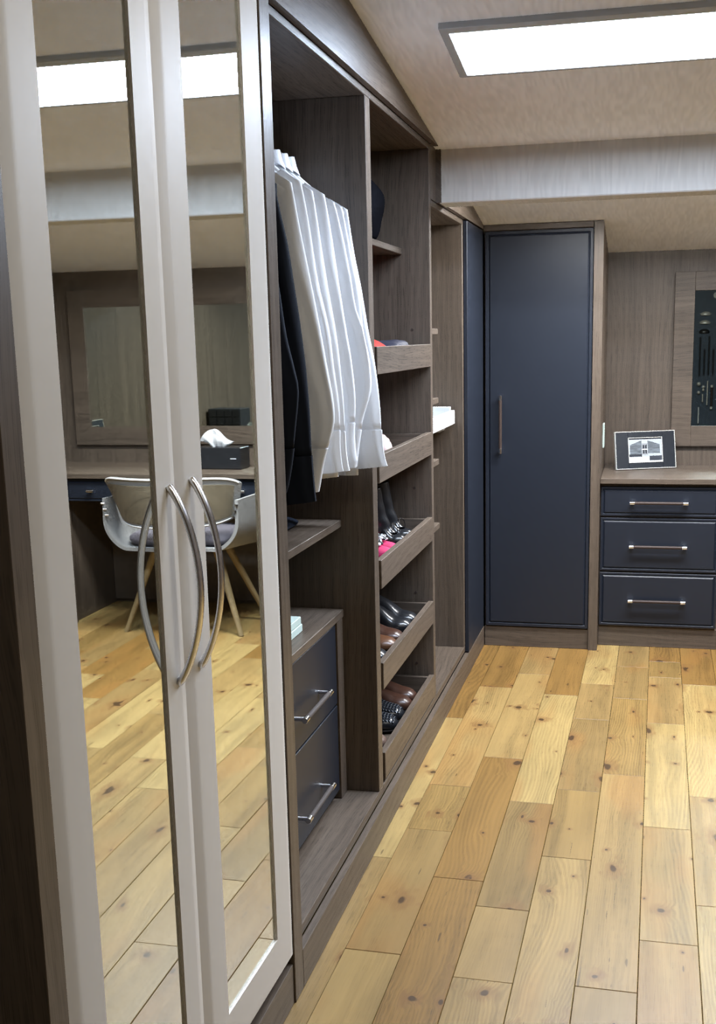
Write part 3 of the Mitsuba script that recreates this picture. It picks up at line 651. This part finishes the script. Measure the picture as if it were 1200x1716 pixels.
def picture_frame(label, W, H, ang, x, y, z, lean, photo=True):
    t = thing('picture_frame', label, 'picture frame')
    def pl(m): return at(rot(m, lean, [1, 0, 0]), ang, x, y, z)
    iw, ih = W * .285, H * .335
    cz = H * .50
    put('mount', pl(cat(box(-W / 2 + .004, -iw, -.012, 0, .004, H - .004), box(iw, W / 2 - .004, -.012, 0, .004, H - .004), box(-iw, iw, -.012, 0, .004, cz - ih), box(-iw, iw, -.012, 0, cz + ih, H - .004))), 'navy_frame', t)
    put('rim', pl(cat(box(-W / 2, W / 2, -.0135, .002, 0, .0045, .001), box(-W / 2, W / 2, -.0135, .002, H - .0045, H, .001), box(-W / 2, -W / 2 + .0045, -.0135, .002, 0, H, .001), box(W / 2 - .0045, W / 2, -.0135, .002, 0, H, .001))), 'bright_metal', t)
    e = .004
    put('inner_rim', pl(cat(box(-iw, iw, -.0135, -.004, cz - ih, cz - ih + e, .001), box(-iw, iw, -.0135, -.004, cz + ih - e, cz + ih, .001), box(-iw, -iw + e, -.0135, -.004, cz - ih, cz + ih, .001), box(iw - e, iw, -.0135, -.004, cz - ih, cz + ih, .001))), 'bright_metal', t)
    v = np.array([[-iw, -.007, cz - ih], [iw, -.007, cz - ih], [iw, -.007, cz + ih], [-iw, -.007, cz + ih]])
    put('photo', pl(trimesh.Trimesh(v, [[0, 1, 2], [0, 2, 3]], process=False)), 'photo_print' if photo else 'black_matt', t, uv=np.array([[0, 0], [1, 0], [1, 1], [0, 1]]))
    put('stand', pl(rot(box(-.03, .03, .001, .004, .0, H * .72), 2 * abs(lean) + 6, [1, 0, 0], (0, .002, H * .70))), 'black_matt', t)
picture_frame('navy frame with a black and white photograph of buildings standing on the worktop', .322, .190, 24.0, .757, 5.800, .8305, -10)
single('socket_plate', box(.5485, .556, 5.60, 5.686, .955, 1.072, .002), 'mint_card', 'white switch plate on the side of the tall cupboard above the worktop', 'light switch')

tb = thing('tissue_box', 'black tissue box with a white tissue on the worktop, seen in the mirror door', 'tissue box')
put('box', box(1.475, 1.735, 5.595, 5.725, .8295, .946, .004), 'black_leather', tb)
put('logo', box(1.500, 1.535, 5.5935, 5.5952, .884, .890, .0002), 'alu', tb)
rg = []
for i in range(16):
    q = i / 15; a = np.arange(64) * 2 * np.pi / 64
    rx = .040 + .062 * q ** .8; ry = .006 + .020 * math.sin(min(1, q * 1.3) * 2.4) + .004
    z = .944 + .070 * q
    X = rx * np.cos(a)
    pk = .026 * np.cos(3.2 * (X / .10) - .7) - .022 * (X / .10) ** 2
    rg.append(np.stack([1.622 + .016 * q + X, 5.66 + (ry + .006 * np.sin(7 * a + 2 * q)) * np.sin(a) + .008 * q * np.sin(X * 60), z + pk * q], 1))
put('tissue', loft(rg), 'white_cotton', tb, smooth=50)

# ------------------------------------------------------------------ chair at the dressing table (seen in the mirror doors)
def felt_fn(p, n, uv): return mi.Color3f(*lin(128, 128, 128)) * (.82 + .36 * noise(p.x * 700, p.y * 700, p.z * 700))
scene['grey_felt'] = two({'type': 'principled', 'base_color': mikit.proc(felt_fn), 'roughness': .9, 'sheen': .4})
scene['mauve_felt'] = two({'type': 'principled', 'base_color': C(96, 93, 102), 'roughness': .9, 'sheen': .4})
scene['chair_oak'] = two({'type': 'principled', 'base_color': mikit.proc(wood_fn('x', (122, 114, 98), .9)), 'roughness': .5})
scene['leg_oak'] = two({'type': 'principled', 'base_color': mikit.proc(wood_fn('z', (140, 122, 88), .7)), 'roughness': .5})
cr = thing('armchair', 'grey shell armchair with wood back and splayed wood legs at the dressing table', 'chair')
CX_, CY_, CA = 1.640, 5.20, 5.0
def pc(m): return at(m, CA, CX_, CY_, 0)
def sheet(fn, nu, nv, t, inset=0):
    """thin shell: fn(u, v) -> point, thickened along the normal"""
    U, V = np.meshgrid(np.linspace(-1 + inset, 1 - inset, nu), np.linspace(inset, 1 - inset, nv), indexing='ij')
    P = fn(U, V); du = np.gradient(P, axis=0); dv = np.gradient(P, axis=1); N = np.cross(du, dv); N /= np.linalg.norm(N, axis=2, keepdims=True)
    A = (P + N * t / 2).reshape(-1, 3); B = (P - N * t / 2).reshape(-1, 3); f = []
    id_ = lambda i, j: i * nv + j
    n0 = nu * nv
    for i in range(nu - 1):
        for j in range(nv - 1):
            a, b, c, d = id_(i, j), id_(i + 1, j), id_(i + 1, j + 1), id_(i, j + 1)
            f += [[a, b, c], [a, c, d], [n0 + a, n0 + c, n0 + b], [n0 + a, n0 + d, n0 + c]]
    bd = [id_(i, 0) for i in range(nu)] + [id_(nu - 1, j) for j in range(1, nv)] + [id_(i, nv - 1) for i in range(nu - 2, -1, -1)] + [id_(0, j) for j in range(nv - 2, 0, -1)]
    for q in range(len(bd)):
        a, b = bd[q], bd[(q + 1) % len(bd)]
        f += [[a, n0 + a, n0 + b], [a, n0 + b, b]]
    m = trimesh.Trimesh(np.vstack([A, B]), f, process=False)
    if m.volume < 0: m.invert()
    return m
def back_fn(off=0, zb=.585, zt=.842):
    def fn(U, V):
        hw = .250 + .058 * V; S = U * (1 - 0 * V)
        x = hw * np.sin(S * 1.12) / np.sin(1.12); y = off - .035 - .05 * V + .150 * (1 - np.cos(S * 1.12)) / (1 - np.cos(1.12))
        z = zb + (zt - zb) * V - .035 * np.abs(S) ** 6 * V + .050 * np.abs(S) ** 3 * (1 - V)
        return np.stack([x, y, z], 2)
    return fn
put('back', pc(sheet(back_fn(), 49, 15, .014)), 'grey_felt', cr, smooth=40)
def wood_back(U, V): return back_fn(-.0105)(U * .90, .10 + V * .76)
put('back_panel', pc(sheet(wood_back, 41, 13, .006)), 'chair_oak', cr, smooth=40, label='wood veneer panel on the back')
def cord(vv):
    P = back_fn(-.012)(np.linspace(-.97, .97, 40)[:, None], np.full((40, 1), vv))[:, 0]; return tube(P, .004, 7)
put('piping', pc(cat(cord(.02), cord(.98))), 'white_cotton', cr, smooth=True)
# seat shell: a U across the seat, rising into both arms
def ushell(U, V):
    a = U * 1.0
    s_ = np.abs(a); x = np.sign(a) * np.where(s_ < .45, s_ / .45 * .215, .215 + .085 * np.sin(np.clip((s_ - .45) / .35, 0, 1) * np.pi / 2))
    rise = np.clip((s_ - .36) / .64, 0, 1)
    z = .468 + .258 * rise ** 1.5 - .030 * V * (1 - rise) + .0
    z = z - .05 * rise * np.clip(V - .72, 0, 1) * 2
    x = x * (1 - .06 * V)
    y = .00 + V * .43 + .015 * rise
    return np.stack([x, y, z], 2)
put('seat', pc(sheet(ushell, 61, 13, .018)), 'grey_felt', cr, smooth=45)
put('cushion', pc(move(folded(-.205, .205, .03, .40, .474, .075, 12, rag=.006), 0, 0, 0)), 'mauve_felt', cr, smooth=50)
for sx in (-1, 1):
    for zz in (.700, .670, .640):
        put('bolt', pc(cyl((sx * (.296 - .02 * (.700 - zz) / .06), .012, zz), (sx * (.310 - .02 * (.700 - zz) / .06), .002, zz), .006)), 'chrome', cr, smooth=30)
for sx, sy, fx, fy in ((-1, -1, -.250, .100), (1, -1, .268, .100), (-1, 1, -.235, .46), (1, 1, .235, .46)):
    top = np.array([sx * .095, .16 if sy < 0 else .27, .452]); foot = np.array([fx, fy, 0.0])
    L = [top + (foot - top) * q for q in np.linspace(0, 1, 9)]
    put('leg', pc(tube(L, [(.025 - .010 * q, .020 - .008 * q) for q in np.linspace(0, 1, 9)], 16)), 'leg_oak', cr, smooth=30)
put('leg_frame', pc(cat(box(-.12, .12, .15, .18, .436, .452, .003), box(-.12, .12, .26, .29, .436, .452, .003))), 'leg_oak', cr)

# ------------------------------------------------------------------ right side, seen only in the mirrors
rc = thing('side_cabinet', 'low wood cabinet along the right wall, seen only in the mirrors', 'cabinet')
put('carcass', box(2.32, XW - .002, 3.05, 4.62, 0, .80), 'wood_z', rc)
put('top', box(2.30, XW - .002, 3.04, 4.63, .801, .829), 'wood_y', rc)
jb = thing('storage_box', 'black box of small drawers on the side cabinet, reflected in the wall mirror', 'box')
put('case', box(2.345, 2.60, 4.02, 4.205, .8295, 1.018, .003), 'black_matt', jb)
for i in range(4):
    for zz in ((.838, .895), (.902, .955), (.962, 1.012)):
        put('drawer', box(2.352 + i * .061, 2.352 + i * .061 + .056, 4.205, 4.212, *zz), 'black_leather', jb)
picture_frame('black frame leaning against the right wall, only its corner showing in the mirror', .32, .205, -90, 2.585, 5.50, .8305, -8, photo=False)

# display board with sample handles, behind the viewer and seen only in the wall mirror
db = thing('display_board', 'dark board hung with sample handles, seen in the wall mirror', 'display board')
YBD = -.96
scene['slate_board'] = two({'type': 'principled', 'base_color': C(54, 68, 84), 'roughness': .5})
put('panel', box(1.10, 2.0, YF + .002, YBD, .12, 2.25), 'slate_board', db)
def cup(x, z, mat):
    s_ = trimesh.creation.icosphere(3, 1.0); s_.apply_scale([.055, .030, .034]); s_ = trimesh.intersections.slice_mesh_plane(s_, [0, 0, 1], [0, 0, -.3 * .034], cap=False)
    kk = thing('cup_handle', {'c': 'silver cup pull at the top of the display board', 's': 'silver cup pull in the middle of three on the display board', 'b': 'black cup pull lowest of three on the display board'}[mat[1]], 'handle', 'cup pulls on the display board')
    put('shell', move(s_, x, YBD + .004, z), mat[0], kk, smooth=True); put('flange', box(x - .058, x + .058, YBD + .0005, YBD + .004, z + .004, z + .012), mat[0], kk)
cup(1.355, 1.69, ('bright_metal', 'c')); cup(1.350, 1.60, ('bright_metal', 's')); cup(1.346, 1.503, ('black_leather', 'b'))
def pull(label, x, z0, z1, mat, r=.008, ends=None, group='bar pulls on the display board'):
    kk = thing('bar_pull', label, 'handle', group)
    put('bar', cyl((x, YBD + .03, z0), (x, YBD + .03, z1), r), mat, kk, smooth=30)
    put('post', cat(cyl((x, YBD + .0005, z0 + .02), (x, YBD + .03, z0 + .02), r * .8), cyl((x, YBD + .0005, z1 - .02), (x, YBD + .03, z1 - .02), r * .8)), ends or mat, kk, smooth=30)
    if ends: put('end', cat(cyl((x, YBD + .03, z0 - .004), (x, YBD + .03, z0 + .022), r * 1.3), cyl((x, YBD + .03, z1 - .022), (x, YBD + .03, z1 + .004), r * 1.3)), ends, kk, smooth=30)
for i, (x, z0, z1) in enumerate(((1.307, 1.038, 1.450), (1.354, 1.049, 1.320), (1.400, 1.048, 1.459), (1.447, 1.048, 1.324))):
    pull(['long black bar pull leftmost on the display board mirror view', 'short black bar pull second on the display board', 'long black bar pull third on the display board', 'short black bar pull fourth on the display board'][i], x, z0, z1, 'black_leather')
pull('slim silver bar pull on the lower display board', 1.398, .720, .983, 'bright_metal')
pull('dark bar pull with silver ends on the lower display board', 1.444, .681, .933, 'dark_bronze', ends='bright_metal', r=.012)
pull('pale bar pull low on the display board', 1.312, .522, .698, 'white_plastic')
pull('short silver bar pull below the round knobs', 1.350, .753, .840, 'bright_metal')
for i, (x, z, r) in enumerate(((1.306, .951, .022), (1.307, .858, .018), (1.355, .918, .018), (1.355, .885, .014))):
    kb = thing('knob', ['round silver knob, largest of four on the display board', 'round silver knob under the largest one', 'round silver knob right of the largest one', 'smallest round silver knob on the display board'][i], 'knob', 'round knobs on the display board')
    put('stem', cyl((x, YBD + .0005, z), (x, YBD + .02, z), r * .5), 'bright_metal', kb, smooth=30)
    put('head', move(trimesh.creation.icosphere(3, r), x, YBD + .02 + r * .7, z), 'bright_metal', kb, smooth=True)
wl = thing('round_badge', 'round white disc at the top of the display board', 'disc')
put('disc', cyl((1.462, YBD + .0005, 1.89), (1.462, YBD + .006, 1.89), .035, cham=.001), 'white_plastic', wl, smooth=30)
